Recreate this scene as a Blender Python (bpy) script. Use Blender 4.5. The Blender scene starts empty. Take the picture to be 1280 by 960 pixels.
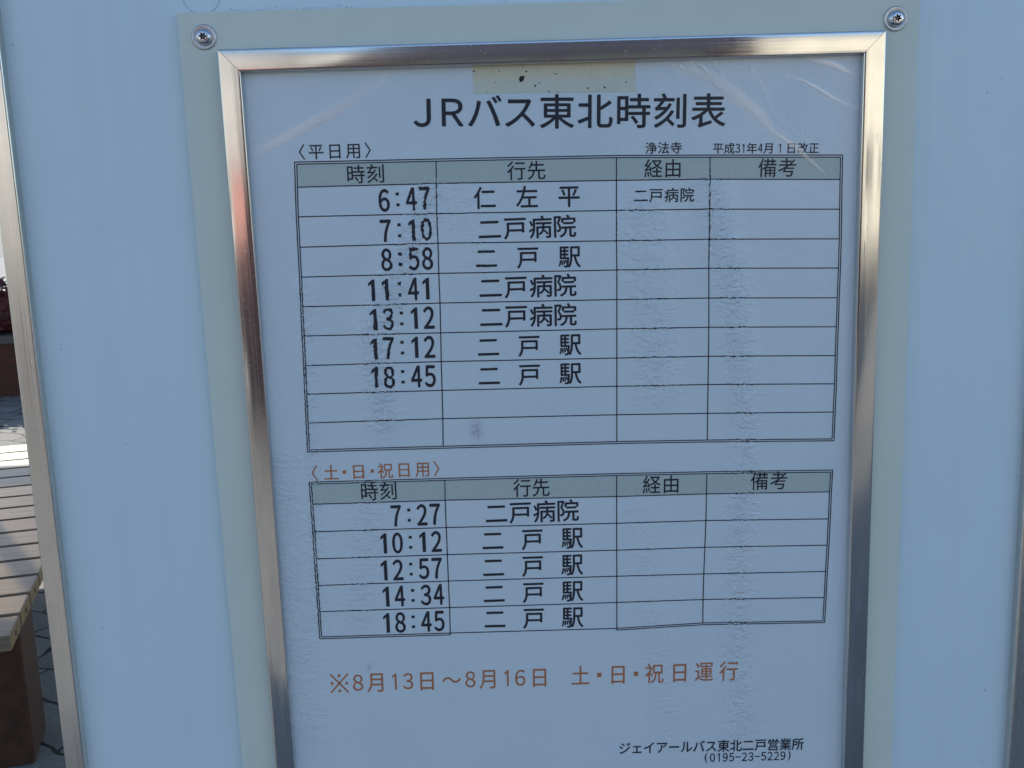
import bpy, bmesh, math, random
from math import radians, sin, cos, pi, exp, hypot
from mathutils import Vector, Matrix, noise

random.seed(7)
scene = bpy.context.scene
COL = scene.collection

# ------------------------------------------------------------------ camera
cam_data = bpy.data.cameras.new('camera')
cam = bpy.data.objects.new('camera', cam_data)
COL.objects.link(cam)
RT = Vector((0.99868756, -0.0392648, -0.03288508))
UP = Vector((0.03949731, 0.18168445, 0.98256334))
FW = Vector((0.03260545, 0.98257266, -0.18299686))
m = Matrix.Identity(4)
for i in range(3):
    m[i][0], m[i][1], m[i][2] = RT[i], UP[i], -FW[i]
m[0][3], m[1][3], m[2][3] = 0.0, -0.506, 1.42
cam.matrix_world = m
cam_data.sensor_width = 36.0
cam_data.lens = 36.0 * 1300.0 / 1280.0
cam_data.clip_start = 0.02
cam_data.clip_end = 2000
scene.camera = cam

# ------------------------------------------------------------------ sky and sun
SUN_AZ = math.atan2(-0.56, 0.83)          # from +Y towards +X
SUN_EL = radians(28)
world = bpy.data.worlds.new('World')
scene.world = world
world.use_nodes = True
wn, wl = world.node_tree.nodes, world.node_tree.links
wn.clear()
sky = wn.new('ShaderNodeTexSky')
sky.sky_type = 'NISHITA'
sky.sun_disc = False
sky.sun_elevation = SUN_EL
sky.sun_rotation = SUN_AZ
sky.air_density = 1.0
sky.dust_density = 0.6
sky.ozone_density = 3.6
bg = wn.new('ShaderNodeBackground')
bg.inputs[1].default_value = 0.15
wo = wn.new('ShaderNodeOutputWorld')
wl.new(sky.outputs[0], bg.inputs[0])
wl.new(bg.outputs[0], wo.inputs[0])

sun_data = bpy.data.lights.new('sun', 'SUN')
sun_data.energy = 4.0
sun_data.angle = radians(0.55)
sun_data.color = (1.0, 0.93, 0.82)
sun = bpy.data.objects.new('sun', sun_data)
COL.objects.link(sun)
to_sun = Vector((sin(SUN_AZ) * cos(SUN_EL), cos(SUN_AZ) * cos(SUN_EL), sin(SUN_EL)))
sun.rotation_euler = to_sun.to_track_quat('Z', 'Y').to_euler()
sun.location = to_sun * 30

scene.view_settings.view_transform = 'Standard'
scene.view_settings.look = 'None'
scene.view_settings.exposure = 0.62
scene.view_settings.gamma = 1.0
scene.view_settings.use_curve_mapping = False
scene.render.engine = 'CYCLES'
scene.cycles.max_bounces = 8
scene.cycles.transparent_max_bounces = 12
scene.cycles.use_denoising = True

# ------------------------------------------------------------------ helpers
def rgb(*c):
    return (c[0], c[1], c[2], 1.0)

class Mat:
    """small wrapper for building node materials"""
    def __init__(self, name, color=(.5, .5, .5), rough=.5, metal=0.0, spec=.5, coat=0.0, coat_rough=.1):
        self.m = bpy.data.materials.new(name)
        self.m.use_nodes = True
        self.nt = self.m.node_tree
        self.b = self.nt.nodes['Principled BSDF']
        self.set('Base Color', rgb(*color)); self.set('Roughness', rough); self.set('Metallic', metal)
        self.set('Specular IOR Level', spec); self.set('Coat Weight', coat); self.set('Coat Roughness', coat_rough)
        self._co = None
    def set(self, k, v): self.b.inputs[k].default_value = v
    def n(self, t, **kw):
        x = self.nt.nodes.new(t)
        for k, v in kw.items(): setattr(x, k, v)
        return x
    def link(self, a, b): self.nt.links.new(a, b)
    def co(self):
        if not self._co: self._co = self.n('ShaderNodeTexCoord').outputs['Object']
        return self._co
    def mapped(self, scale, rot=(0, 0, 0)):
        mp = self.n('ShaderNodeMapping')
        mp.inputs['Scale'].default_value = scale; mp.inputs['Rotation'].default_value = rot
        self.link(self.co(), mp.inputs[0]); return mp.outputs[0]
    def noise(self, scale, detail=3, rough=.55, vec=None, dist=0.0):
        t = self.n('ShaderNodeTexNoise'); t.inputs['Scale'].default_value = scale
        t.inputs['Detail'].default_value = detail; t.inputs['Roughness'].default_value = rough
        t.inputs['Distortion'].default_value = dist
        self.link(vec if vec is not None else self.co(), t.inputs['Vector']); return t.outputs['Fac']
    def ramp(self, fac, stops):
        r = self.n('ShaderNodeValToRGB'); e = r.color_ramp.elements
        while len(e) < len(stops): e.new(.5)
        for el, (p, c) in zip(e, stops): el.position = p; el.color = rgb(*c) if len(c) == 3 else c
        self.link(fac, r.inputs[0]); return r.outputs[0]
    def val(self, fac, lo, hi, a=0.0, b=1.0):
        r = self.n('ShaderNodeMapRange')
        for i, v in enumerate((a, b, lo, hi)): r.inputs[i + 1].default_value = v
        self.link(fac, r.inputs[0]); return r.outputs[0]
    def math(self, op, a, b):
        r = self.n('ShaderNodeMath', operation=op)
        for i, v in enumerate((a, b)):
            if isinstance(v, (int, float)): r.inputs[i].default_value = v
            else: self.link(v, r.inputs[i])
        return r.outputs[0]
    def mix(self, fac, a, b):
        r = self.n('ShaderNodeMix', data_type='RGBA')
        if isinstance(fac, (int, float)): r.inputs[0].default_value = fac
        else: self.link(fac, r.inputs[0])
        for i, v in ((6, a), (7, b)):
            if isinstance(v, tuple): r.inputs[i].default_value = rgb(*v)
            else: self.link(v, r.inputs[i])
        return r.outputs[2]
    def bump(self, h, strength, dist, to=('Normal',)):
        r = self.n('ShaderNodeBump'); r.inputs['Strength'].default_value = strength
        r.inputs['Distance'].default_value = dist
        self.link(h, r.inputs['Height'])
        for t in to: self.link(r.outputs[0], self.b.inputs[t])
        return r
    def color(self, s): self.link(s, self.b.inputs['Base Color'])
    def rough(self, s): self.link(s, self.b.inputs['Roughness'])

def obj(name, bm, mat, parent=None, smooth=False, mats=None, loc=None):
    me = bpy.data.meshes.new(name)
    bm.normal_update()
    bm.to_mesh(me); bm.free()
    for mm in (mats or [mat]): me.materials.append(mm.m if isinstance(mm, Mat) else mm)
    if smooth:
        for p in me.polygons: p.use_smooth = True
    o = bpy.data.objects.new(name, me)
    COL.objects.link(o)
    if parent: o.parent = parent
    if loc: o.location = loc
    return o

def tag(o, label=None, cat=None, group=None, kind=None):
    if label: o['label'] = label
    if cat: o['category'] = cat
    if group: o['group'] = group
    if kind: o['kind'] = kind
    return o

def thing(name, label, cat, loc=(0, 0, 0), rz=0.0, group=None):
    o = bpy.data.objects.new(name, None)
    o.empty_display_size = .05
    COL.objects.link(o)
    o.location = loc; o.rotation_euler = (0, 0, rz)
    return tag(o, label, cat, group)

def box(bm, x0, x1, y0, y1, z0, z1, bev=0.0, seg=2, mi=0):
    vs = [bm.verts.new((x, y, z)) for x in (x0, x1) for y in (y0, y1) for z in (z0, z1)]
    fs = []
    for q in ((0, 1, 3, 2), (4, 6, 7, 5), (0, 4, 5, 1), (2, 3, 7, 6), (0, 2, 6, 4), (1, 5, 7, 3)):
        f = bm.faces.new([vs[i] for i in q]); f.material_index = mi; fs.append(f)
    if bev:
        es = list({e for f in fs for e in f.edges})
        bmesh.ops.bevel(bm, geom=es, offset=bev, segments=seg, profile=.5, affect='EDGES', clamp_overlap=True)
    return fs

def bx(*a, **k):
    bm = bmesh.new(); box(bm, *a, **k)
    bmesh.ops.recalc_face_normals(bm, faces=bm.faces); return bm

def cyl(bm, p0, p1, r0, r1=None, seg=24, caps=True):
    p0, p1 = Vector(p0), Vector(p1); r1 = r0 if r1 is None else r1
    d = (p1 - p0).normalized(); a = d.orthogonal().normalized(); b = d.cross(a)
    A = [bm.verts.new(p0 + (a * cos(t) + b * sin(t)) * r0) for t in [2 * pi * i / seg for i in range(seg)]]
    B = [bm.verts.new(p1 + (a * cos(t) + b * sin(t)) * r1) for t in [2 * pi * i / seg for i in range(seg)]]
    for i in range(seg):
        j = (i + 1) % seg; bm.faces.new((A[i], A[j], B[j], B[i])).smooth = True
    if caps: bm.faces.new(A[::-1]); bm.faces.new(B)

def lathe_y(bm, cx, cz, prof, seg=40):
    """prof: (radius, y) from rim to centre, axis along Y"""
    rings = []
    for r, y in prof:
        if r < 1e-7: rings.append([bm.verts.new((cx, y, cz))])
        else: rings.append([bm.verts.new((cx + r * cos(2 * pi * i / seg), y, cz + r * sin(2 * pi * i / seg))) for i in range(seg)])
    for A, B in zip(rings, rings[1:]):
        for i in range(seg):
            j = (i + 1) % seg
            q = [A[i % len(A)], A[j % len(A)], B[j % len(B)], B[i % len(B)]]
            u = []
            for v in q:
                if v not in u: u.append(v)
            if len(u) > 2: bm.faces.new(u)

# ------------------------------------------------------------------ print layout, millimetres on the sheet (right, down)
WEEKDAY_GRID = [
    [(26.86, 46.7), (91.9, 47.38), (177.08, 48.43), (221.68, 49.65), (284.38, 51.64)],
    [(26.42, 57.25), (91.61, 57.64), (176.92, 58.97), (221.7, 59.87), (284.41, 62.05)],
    [(25.91, 70.97), (91.15, 71.68), (176.72, 73.06), (221.54, 73.96), (284.57, 76.12)],
    [(25.66, 85.23), (91.08, 85.62), (176.51, 87.45), (221.37, 88.25), (284.73, 90.25)],
    [(25.43, 99.4), (90.81, 99.96), (176.5, 101.42), (221.2, 102.18), (284.68, 104.33)],
    [(25.02, 113.64), (90.73, 114.23), (176.29, 115.69), (221.23, 116.61), (284.45, 118.82)],
    [(24.69, 127.72), (90.39, 128.68), (176.08, 129.99), (221.25, 130.92), (284.32, 133.08)],
    [(24.39, 142.19), (90.06, 142.8), (175.87, 144.39), (221.08, 145.29), (284.15, 147.39)],
    [(24.04, 156.28), (89.8, 157.04), (175.67, 158.46), (220.9, 159.4), (284.1, 161.58)],
    [(23.67, 170.65), (89.52, 171.22), (175.46, 172.8), (220.73, 173.95), (283.84, 175.9)],
    [(23.37, 184.23), (89.09, 185.17), (175.26, 186.43), (220.55, 187.57), (283.56, 189.67)]]
WEEKEND_GRID = [
    [(23.13, 201.6), (89.1, 202.57), (174.93, 203.86), (220.37, 204.9), (283.31, 206.82)],
    [(23.14, 212.02), (88.84, 212.86), (174.77, 214.79), (220.18, 215.44), (282.9, 217.14)],
    [(23.2, 226.32), (88.72, 227.12), (174.57, 228.78), (219.95, 229.43), (282.65, 231.4)],
    [(23.01, 240.54), (88.66, 241.35), (174.36, 243.04), (219.4, 243.58), (282.32, 245.41)],
    [(22.95, 254.61), (88.56, 255.39), (174.24, 256.94), (218.88, 257.83), (281.81, 259.54)],
    [(22.94, 268.61), (88.54, 269.65), (174.04, 271.09), (218.52, 271.66), (281.46, 273.65)],
    [(22.85, 282.22), (88.27, 283.43), (173.83, 285.2), (218.36, 284.45), (280.99, 286.43)]]
TITLE = ([('Ｊ', 86.98, 24.9), ('Ｒ', 100.0, 25.21), ('バ', 115.48, 25.59), ('ス', 132.12, 26.0), ('東', 149.44, 26.42), ('北', 167.29, 26.85), ('時', 185.23, 27.29), ('刻', 202.88, 27.72), ('表', 220.88, 28.15)], 17.27, 16.71)
WEEKDAY_HEADING = ([('〈', 27.51, 41.19), ('平', 36.21, 41.23), ('日', 44.92, 41.27), ('用', 53.63, 41.31), ('〉', 62.36, 41.35)], 7.62, 7.66)
ROUTE_NOTE = ([('浄', 193.6, 44.55), ('法', 199.56, 44.66), ('寺', 205.52, 44.77)], 5.82, 5.73)
DATE_NOTE = ([('平', 225.51, 45.65), ('成', 230.89, 45.8), ('3', 234.94, 45.92), ('1', 237.63, 46.0), ('年', 241.68, 46.11), ('4', 245.73, 46.23), ('月', 249.78, 46.34), ('1', 255.18, 46.49), ('日', 260.59, 46.65), ('改', 266.01, 46.8), ('正', 271.42, 46.96)], 5.37, 5.38)
WEEKDAY_HEADERS = [
    ([('時', 53.95, 52.17), ('刻', 63.32, 52.18)], 9.16, 9.2),
    ([('行', 129.57, 52.93), ('先', 139.03, 53.07)], 9.26, 9.26),
    ([('経', 194.63, 53.99), ('由', 203.99, 54.22)], 9.16, 9.11),
    ([('備', 249.3, 55.45), ('考', 258.83, 55.68)], 9.44, 9.34)]
WEEKEND_HEADERS = [
    ([('時', 51.38, 206.76), ('刻', 60.89, 206.77)], 9.29, 9.88),
    ([('行', 127.48, 208.22), ('先', 136.88, 208.37)], 9.4, 9.93),
    ([('経', 192.52, 209.37), ('由', 202.32, 209.55)], 9.5, 9.98),
    ([('備', 247.16, 209.91), ('考', 256.93, 210.09)], 9.57, 10.03)]
WEEKDAY_TIMES = [
    ([('6', 66.56, 64.73), (':', 72.98, 64.57), ('4', 79.4, 64.42), ('7', 85.83, 64.26)], 5.5, 10.15),
    ([('7', 66.53, 78.96), (':', 72.98, 78.95), ('1', 79.42, 78.95), ('0', 85.88, 78.94)], 5.54, 10.14),
    ([('8', 66.27, 92.64), (':', 72.75, 92.67), ('5', 79.23, 92.69), ('8', 85.72, 92.72)], 5.56, 10.36),
    ([('1', 58.76, 106.96), ('1', 65.26, 106.99), (':', 71.77, 107.02), ('4', 78.28, 107.04), ('1', 84.8, 107.07)], 5.59, 10.48),
    ([('1', 58.87, 121.09), ('3', 65.41, 121.09), (':', 71.95, 121.08), ('1', 78.5, 121.08), ('2', 85.06, 121.07)], 5.62, 10.46),
    ([('1', 58.37, 135.27), ('7', 64.94, 135.29), (':', 71.52, 135.31), ('1', 78.1, 135.33), ('2', 84.69, 135.35)], 5.64, 10.41),
    ([('1', 57.87, 149.51), ('8', 64.48, 149.58), (':', 71.08, 149.65), ('4', 77.7, 149.71), ('5', 84.32, 149.78)], 5.68, 10.44)]
WEEKEND_TIMES = [
    ([('7', 64.01, 219.89), (':', 70.47, 219.9), ('2', 76.93, 219.92), ('7', 83.4, 219.93)], 5.54, 10.64),
    ([('1', 57.49, 234.03), ('0', 63.97, 234.07), (':', 70.47, 234.11), ('1', 76.96, 234.14), ('2', 83.47, 234.18)], 5.57, 10.58),
    ([('1', 56.94, 248.25), ('2', 63.46, 248.26), (':', 69.99, 248.27), ('5', 76.52, 248.29), ('7', 83.06, 248.3)], 5.59, 10.6),
    ([('1', 57.14, 262.26), ('4', 63.69, 262.28), (':', 70.25, 262.3), ('3', 76.82, 262.32), ('4', 83.38, 262.34)], 5.62, 10.7),
    ([('1', 56.61, 276.37), ('8', 63.19, 276.44), (':', 69.78, 276.51), ('4', 76.38, 276.58), ('5', 82.98, 276.65)], 5.65, 10.63)]
WEEKDAY_DESTINATIONS = [
    ([('仁', 114.18, 65.08), ('左', 134.23, 65.32), ('平', 154.22, 65.55)], 11.02, 11.02),
    ([('二', 115.92, 79.75), ('戸', 128.13, 79.71), ('病', 140.18, 79.68), ('院', 151.67, 79.65)], 11.65, 11.32),
    ([('二', 113.88, 93.53), ('戸', 133.82, 93.83), ('駅', 153.83, 94.14)], 11.13, 11.25),
    ([('二', 115.27, 107.72), ('戸', 127.61, 107.76), ('病', 139.78, 107.8), ('院', 151.19, 107.83)], 11.77, 11.56),
    ([('二', 115.14, 121.81), ('戸', 127.35, 121.91), ('病', 139.39, 122.01), ('院', 150.97, 122.11)], 11.83, 11.68),
    ([('二', 113.24, 136.42), ('戸', 133.12, 136.58), ('駅', 153.17, 136.74)], 11.31, 11.4),
    ([('二', 113.11, 150.65), ('戸', 132.89, 150.84), ('駅', 152.93, 151.04)], 11.36, 11.53)]
WEEKEND_DESTINATIONS = [
    ([('二', 114.13, 220.79), ('戸', 126.18, 220.84), ('病', 138.25, 220.89), ('院', 149.93, 220.94)], 11.85, 12.11),
    ([('二', 111.81, 234.95), ('戸', 131.79, 235.19), ('駅', 151.94, 235.42)], 11.51, 12.02),
    ([('二', 111.62, 249.15), ('戸', 131.58, 249.35), ('駅', 151.63, 249.56)], 11.56, 12.14),
    ([('二', 111.52, 263.19), ('戸', 131.49, 263.45), ('駅', 151.39, 263.71)], 11.62, 12.05),
    ([('二', 111.39, 276.93), ('戸', 131.29, 277.4), ('駅', 151.2, 277.87)], 11.68, 12.16)]
VIA_TEXT = ([('二', 188.46, 66.48), ('戸', 195.84, 66.61), ('病', 203.23, 66.74), ('院', 210.63, 66.87)], 7.21, 7.14)
WEEKEND_HEADING = ([('〈', 23.03, 196.1), ('土', 33.26, 196.16), ('・', 39.76, 196.19), ('日', 46.66, 196.23), ('・', 53.49, 196.27), ('祝', 59.96, 196.3), ('日', 69.17, 196.35), ('用', 78.43, 196.41), ('〉', 87.39, 196.45)], 7.88, 8.38)
NOTICE = ([('※', 30.27, 308.02), ('8', 39.77, 308.21), ('月', 49.32, 308.4), ('1', 58.63, 308.59), ('3', 65.41, 308.73), ('日', 75.12, 308.92), ('〜', 87.84, 309.18), ('8', 97.54, 309.37), ('月', 107.03, 309.57), ('1', 116.34, 309.75), ('6', 123.25, 309.89), ('日', 133.28, 310.09)], 10.28, 11.72)
NOTICE_DAYS = ([('土', 154.56, 310.23), ('・', 164.29, 310.42), ('日', 174.09, 310.6), ('・', 183.48, 310.79), ('祝', 193.09, 310.97), ('日', 206.27, 311.23), ('運', 219.05, 311.47), ('行', 232.07, 311.72)], 11.08, 12.04)
OPERATOR = ([('ジ', 176.97, 352.51), ('ェ', 183.52, 352.69), ('イ', 190.07, 352.88), ('ア', 196.63, 353.07), ('ー', 203.19, 353.25), ('ル', 209.76, 353.44), ('バ', 216.34, 353.62), ('ス', 222.92, 353.81), ('東', 229.51, 354.0), ('北', 236.1, 354.18), ('二', 242.7, 354.37), ('戸', 249.31, 354.56), ('営', 255.92, 354.75), ('業', 262.53, 354.93), ('所', 269.16, 355.12)], 6.64, 7.35)
PHONE = ([('(', 220.16, 360.38), ('0', 223.57, 360.47), ('1', 226.99, 360.57), ('9', 230.4, 360.66), ('5', 233.82, 360.75), ('-', 237.24, 360.84), ('2', 240.66, 360.93), ('3', 244.08, 361.02), ('-', 247.51, 361.12), ('5', 250.93, 361.21), ('2', 254.36, 361.3), ('2', 257.79, 361.39), ('9', 261.22, 361.48), (')', 264.65, 361.58)], 5.56, 6.02)

# ------------------------------------------------------------------ materials
def brushed(name, color, rough, axis, spread=.10, aniso=0.0):
    M = Mat(name, color, rough, 1.0)
    sc = (1400, 1400, 1400); sc = tuple(4 if i == axis else s for i, s in enumerate(sc))
    f = M.noise(1.0, 2, .6, M.mapped(sc))
    blot = M.noise(14, 4, .6)
    dust = M.math('GREATER_THAN', M.noise(1100, 2, .6), .735)
    sc2 = tuple(55 if i == axis else 1500 for i in range(3))
    scr = 0.0 if spread > .04 else M.math('MULTIPLY', M.math('GREATER_THAN', M.noise(1.0, 1, .4, M.mapped(sc2, (.01, .03, .01))), .735), M.math('GREATER_THAN', M.noise(22, 2), .56))
    wear = M.math('MAXIMUM', dust, scr)
    M.rough(M.math('ADD', M.math('ADD', M.val(f, rough - spread, rough + spread, .3, .7), M.val(blot, -.03, .09, .3, .8)), M.math('MULTIPLY', wear, .3)))
    c0 = M.mix(M.val(blot, 0, 1, .35, .75), color, tuple(c * .84 for c in color))
    M.color(M.mix(M.math('MULTIPLY', wear, .45), c0, (.36, .35, .34)))
    M.bump(f, .02, .0003)
    return M
steel_v = brushed('brushed_stainless_upright', (.72, .70, .67), .095, 2, .03)
steel_h = brushed('brushed_stainless_level', (.72, .70, .67), .095, 0, .03)
alu_v = brushed('anodised_aluminium_upright', (.80, .77, .71), .21, 2, .05)
alu_h = brushed('anodised_aluminium_level', (.80, .77, .71), .21, 0, .05)

face_m = Mat('white_acrylic', (.78, .80, .83), .32, spec=.35)
g = face_m.noise(5, 5, .6)
face_m.color(face_m.mix(face_m.val(g, 0, 1, .3, .75), (.73, .86, .90), (.69, .815, .85)))
dots = face_m.math('GREATER_THAN', face_m.noise(420, 1, .3), .795)
strk = face_m.noise(1.0, 4, .6, face_m.mapped((70, 1, 2.2)))
fc = face_m.mix(face_m.val(strk, 0, .5, .5, .8), face_m.mix(face_m.val(g, 0, 1, .3, .75), (.73, .86, .90), (.69, .815, .85)), (.65, .755, .78))
face_m.color(face_m.mix(face_m.math('MULTIPLY', dots, .4), fc, (.25, .26, .28)))
face_m.rough(face_m.val(face_m.noise(30, 4, .6), .28, .42, .3, .7))
face_m.bump(face_m.noise(9, 3), .05, .004)

plate_m = Mat('cream_plastic_plate', (.74, .75, .64), .42, spec=.35)
g = plate_m.noise(18, 5, .6)
plate_m.color(plate_m.mix(plate_m.val(g, 0, 1, .3, .75), (.745, .80, .70), (.705, .76, .665)))
plate_m.bump(plate_m.noise(160, 3), .04, .0005)

bolt_m = Mat('bright_steel', (.66, .66, .68), .12, 1.0)
bolt_m.rough(bolt_m.val(bolt_m.noise(700, 3), .08, .26, .3, .7))
washer_m = Mat('dull_washer_steel', (.62, .61, .60), .34, 1.0)
washer_m.rough(washer_m.val(washer_m.noise(900, 3), .25, .5, .3, .7))
socket_m = Mat('socket_steel', (.07, .08, .11), .3, 1.0)
post_m = Mat('galvanised_steel', (.45, .46, .47), .45, 1.0)
ink_m = Mat('black_print', (.018, .020, .030), .40, spec=.3, coat=.25, coat_rough=.22)
ink_m.color(ink_m.mix(ink_m.val(ink_m.noise(1400, 2), 0, 1, .35, .75), (.016, .018, .028), (.040, .045, .060)))
orange_m = Mat('orange_print', (.50, .13, .035), .40, spec=.3, coat=.25, coat_rough=.22)
orange_m.color(orange_m.mix(orange_m.val(orange_m.noise(1200, 2), 0, 1, .3, .75), (.50, .165, .05), (.53, .22, .10)))
band_m = Mat('grey_green_print', (.36, .45, .44), .40, spec=.3, coat=.25, coat_rough=.22)
band_m.color(band_m.mix(band_m.val(band_m.noise(420, 3), 0, 1, .3, .7), (.485, .565, .525), (.53, .60, .565)))
faint_m = Mat('faded_print', (.50, .53, .58), .35)

# laminated paper: fine grain, ripples where the film has lifted (vertex attribute "ripple"), stains, and film glare painted whitish along the creases
paper_m = Mat('laminated_paper', (.80, .81, .83), .38, spec=.35, coat=.6, coat_rough=.12)
at = paper_m.n('ShaderNodeAttribute', attribute_name='ripple')
fine = paper_m.noise(1.0, 3, .55, paper_m.mapped((340, 1, 460)), 1.2)
wave = paper_m.noise(1.0, 2, .5, paper_m.mapped((130, 1, 210)), 1.4)
grain = paper_m.noise(700, 3, .6)
hh = paper_m.math('MULTIPLY', paper_m.math('ADD', paper_m.math('MULTIPLY', fine, .6), paper_m.math('MULTIPLY', wave, .9)), at.outputs['Fac'])
hh = paper_m.math('ADD', hh, paper_m.math('MULTIPLY', grain, .07))
broad = paper_m.noise(1.0, 2, .5, paper_m.mapped((9, 1, 5)))
hh = paper_m.math('ADD', hh, paper_m.math('MULTIPLY', broad, 1.6))
paper_m.bump(hh, 1.0, .0020, ('Normal', 'Coat Normal'))
st = paper_m.n('ShaderNodeAttribute', attribute_name='smudge')
cr = paper_m.n('ShaderNodeAttribute', attribute_name='crease_glare')
mott = paper_m.noise(26, 5, .6)
base = paper_m.mix(paper_m.val(mott, 0, 1, .3, .75), (.72, .80, .83), (.685, .77, .81))
speck = paper_m.n('ShaderNodeTexVoronoi'); speck.inputs['Scale'].default_value = 52
paper_m.link(paper_m.co(), speck.inputs['Vector'])
sp = paper_m.math('MULTIPLY', paper_m.math('LESS_THAN', speck.outputs['Distance'], .022), paper_m.math('GREATER_THAN', paper_m.noise(40, 1), .60))
base = paper_m.mix(paper_m.math('MULTIPLY', sp, .55), base, (.10, .10, .12))
base = paper_m.mix(paper_m.math('MULTIPLY', st.outputs['Fac'], paper_m.val(paper_m.noise(500, 4, .7), .15, 1, .35, .62)), base, (.23, .22, .30))
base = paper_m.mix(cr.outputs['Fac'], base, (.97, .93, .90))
paper_m.color(base)

tape_m = Mat('yellowed_tape', (.62, .60, .38), .5, spec=.35, coat=.3, coat_rough=.2)
sx = tape_m.n('ShaderNodeSeparateXYZ'); tape_m.link(tape_m.co(), sx.inputs[0])
edge = tape_m.val(sx.outputs['Z'], 0, 1, 1.42 + .0485, 1.42 + .0525)
tb = tape_m.mix(edge, (.68, .70, .57), (.74, .68, .50))
tb = tape_m.mix(tape_m.val(tape_m.noise(120, 5, .65), 0, .6, .45, .8), tb, (.62, .60, .49))
dn = tape_m.val(tape_m.noise(210, 4, .6), 0, 1, .66, .74)
tb = tape_m.mix(tape_m.math('MULTIPLY', dn, .75), tb, (.10, .08, .06))
tape_m.color(tb)
tape_m.bump(tape_m.noise(90, 4, .6), .5, .0012)
spot_m = Mat('mould_spot', (.025, .022, .02), .8)

# ground, wood and the rest of the place
pave_m = Mat('block_paving', (.45, .44, .41), .85, spec=.2)
br = pave_m.n('ShaderNodeTexBrick'); br.offset = .5
br.inputs['Scale'].default_value = 1.0
br.inputs['Brick Width'].default_value = .26; br.inputs['Row Height'].default_value = .17
br.inputs['Mortar Size'].default_value = .007; br.inputs['Mortar Smooth'].default_value = .3
br.inputs['Color1'].default_value = rgb(.34, .335, .31); br.inputs['Color2'].default_value = rgb(.27, .265, .25)
br.inputs['Mortar'].default_value = rgb(.06, .058, .052)
wob = pave_m.n('ShaderNodeVectorMath', operation='ADD')
nz = pave_m.n('ShaderNodeTexNoise'); nz.inputs['Scale'].default_value = 5.0
pave_m.link(pave_m.co(), nz.inputs['Vector'])
sc_ = pave_m.n('ShaderNodeVectorMath', operation='SCALE'); sc_.inputs['Scale'].default_value = .16
pave_m.link(nz.outputs['Color'], sc_.inputs[0])
pave_m.link(pave_m.mapped((1, 1, 1), (0, 0, radians(24))), wob.inputs[0]); pave_m.link(sc_.outputs[0], wob.inputs[1])
pave_m.link(wob.outputs[0], br.inputs['Vector'])
gr = pave_m.val(pave_m.noise(60, 6, .7), .72, 1.15, .3, .7)
mulc = pave_m.n('ShaderNodeMix', data_type='RGBA', blend_type='MULTIPLY'); mulc.inputs[0].default_value = 1
pave_m.link(br.outputs['Color'], mulc.inputs[6])
cmb = pave_m.n('ShaderNodeCombineXYZ')
for i in range(3): pave_m.link(gr, cmb.inputs[i])
pave_m.link(cmb.outputs[0], mulc.inputs[7])
pave_m.color(mulc.outputs[2])
pave_m.bump(pave_m.math('SUBTRACT', pave_m.math('MULTIPLY', pave_m.noise(90, 4), .3), br.outputs['Fac']), .5, .006)

asphalt_m = Mat('asphalt', (.05, .05, .052), .85)
asphalt_m.color(asphalt_m.ramp(asphalt_m.noise(120, 5, .7), [(.3, (.035, .035, .037)), (.7, (.075, .075, .075))]))

wood_m = Mat('weathered_slat', (.36, .29, .22), .45, spec=.5)
wg = wood_m.noise(1.0, 4, .6, wood_m.mapped((5, 60, 60)), .4)
wood_m.color(wood_m.ramp(wg, [(.3, (.15, .10, .06)), (.55, (.245, .175, .115)), (.75, (.31, .23, .16))]))
wood_m.bump(wg, .3, .001)
end_m = Mat('slat_end_grain', (.32, .20, .09), .7)
end_m.color(end_m.ramp(end_m.noise(60, 4, .6), [(.3, (.22, .12, .05)), (.7, (.42, .27, .13))]))
leg_m = Mat('rust_brown_block', (.12, .055, .03), .7)
leg_m.color(leg_m.ramp(leg_m.noise(35, 6, .65), [(.3, (.05, .018, .008)), (.7, (.095, .038, .018))]))
brick_m = Mat('red_brown_brick', (.16, .06, .04), .8)
b2 = brick_m.n('ShaderNodeTexBrick'); b2.inputs['Scale'].default_value = 1
b2.inputs['Brick Width'].default_value = .22; b2.inputs['Row Height'].default_value = .075; b2.inputs['Mortar Size'].default_value = .006
b2.inputs['Color1'].default_value = rgb(.12, .042, .03); b2.inputs['Color2'].default_value = rgb(.12, .045, .03); b2.inputs['Mortar'].default_value = rgb(.08, .045, .035)
brick_m.link(brick_m.mapped((1, 1, 1), (radians(90), 0, 0)), b2.inputs['Vector']); brick_m.color(b2.outputs['Color'])
coping_m = Mat('dark_coping', (.10, .10, .10), .35)
coping_m.color(coping_m.ramp(coping_m.noise(70, 4), [(.3, (.07, .07, .07)), (.7, (.14, .14, .135))]))
leaf_m = Mat('red_leaves', (.10, .02, .03), .5)
leaf_m.color(leaf_m.ramp(leaf_m.noise(9, 3), [(.3, (.07, .012, .02)), (.6, (.13, .025, .03)), (.8, (.06, .05, .025))]))
twig_m = Mat('twig_bark', (.09, .06, .04), .9)
roofsteel_m = Mat('painted_beam', (.40, .41, .42), .5)
roofsolid_m = Mat('roof_sheet', (.36, .37, .38), .6)
tint_m = bpy.data.materials.new('smoked_polycarbonate'); tint_m.use_nodes = True
nt = tint_m.node_tree; nt.nodes.clear()
tr = nt.nodes.new('ShaderNodeBsdfTransparent'); tr.inputs[0].default_value = rgb(.35, .31, .265)
gl = nt.nodes.new('ShaderNodeBsdfGlossy'); gl.inputs['Roughness'].default_value = .15; gl.inputs[0].default_value = rgb(.8, .8, .8)
mx = nt.nodes.new('ShaderNodeMixShader'); mx.inputs[0].default_value = .06
ou = nt.nodes.new('ShaderNodeOutputMaterial')
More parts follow.
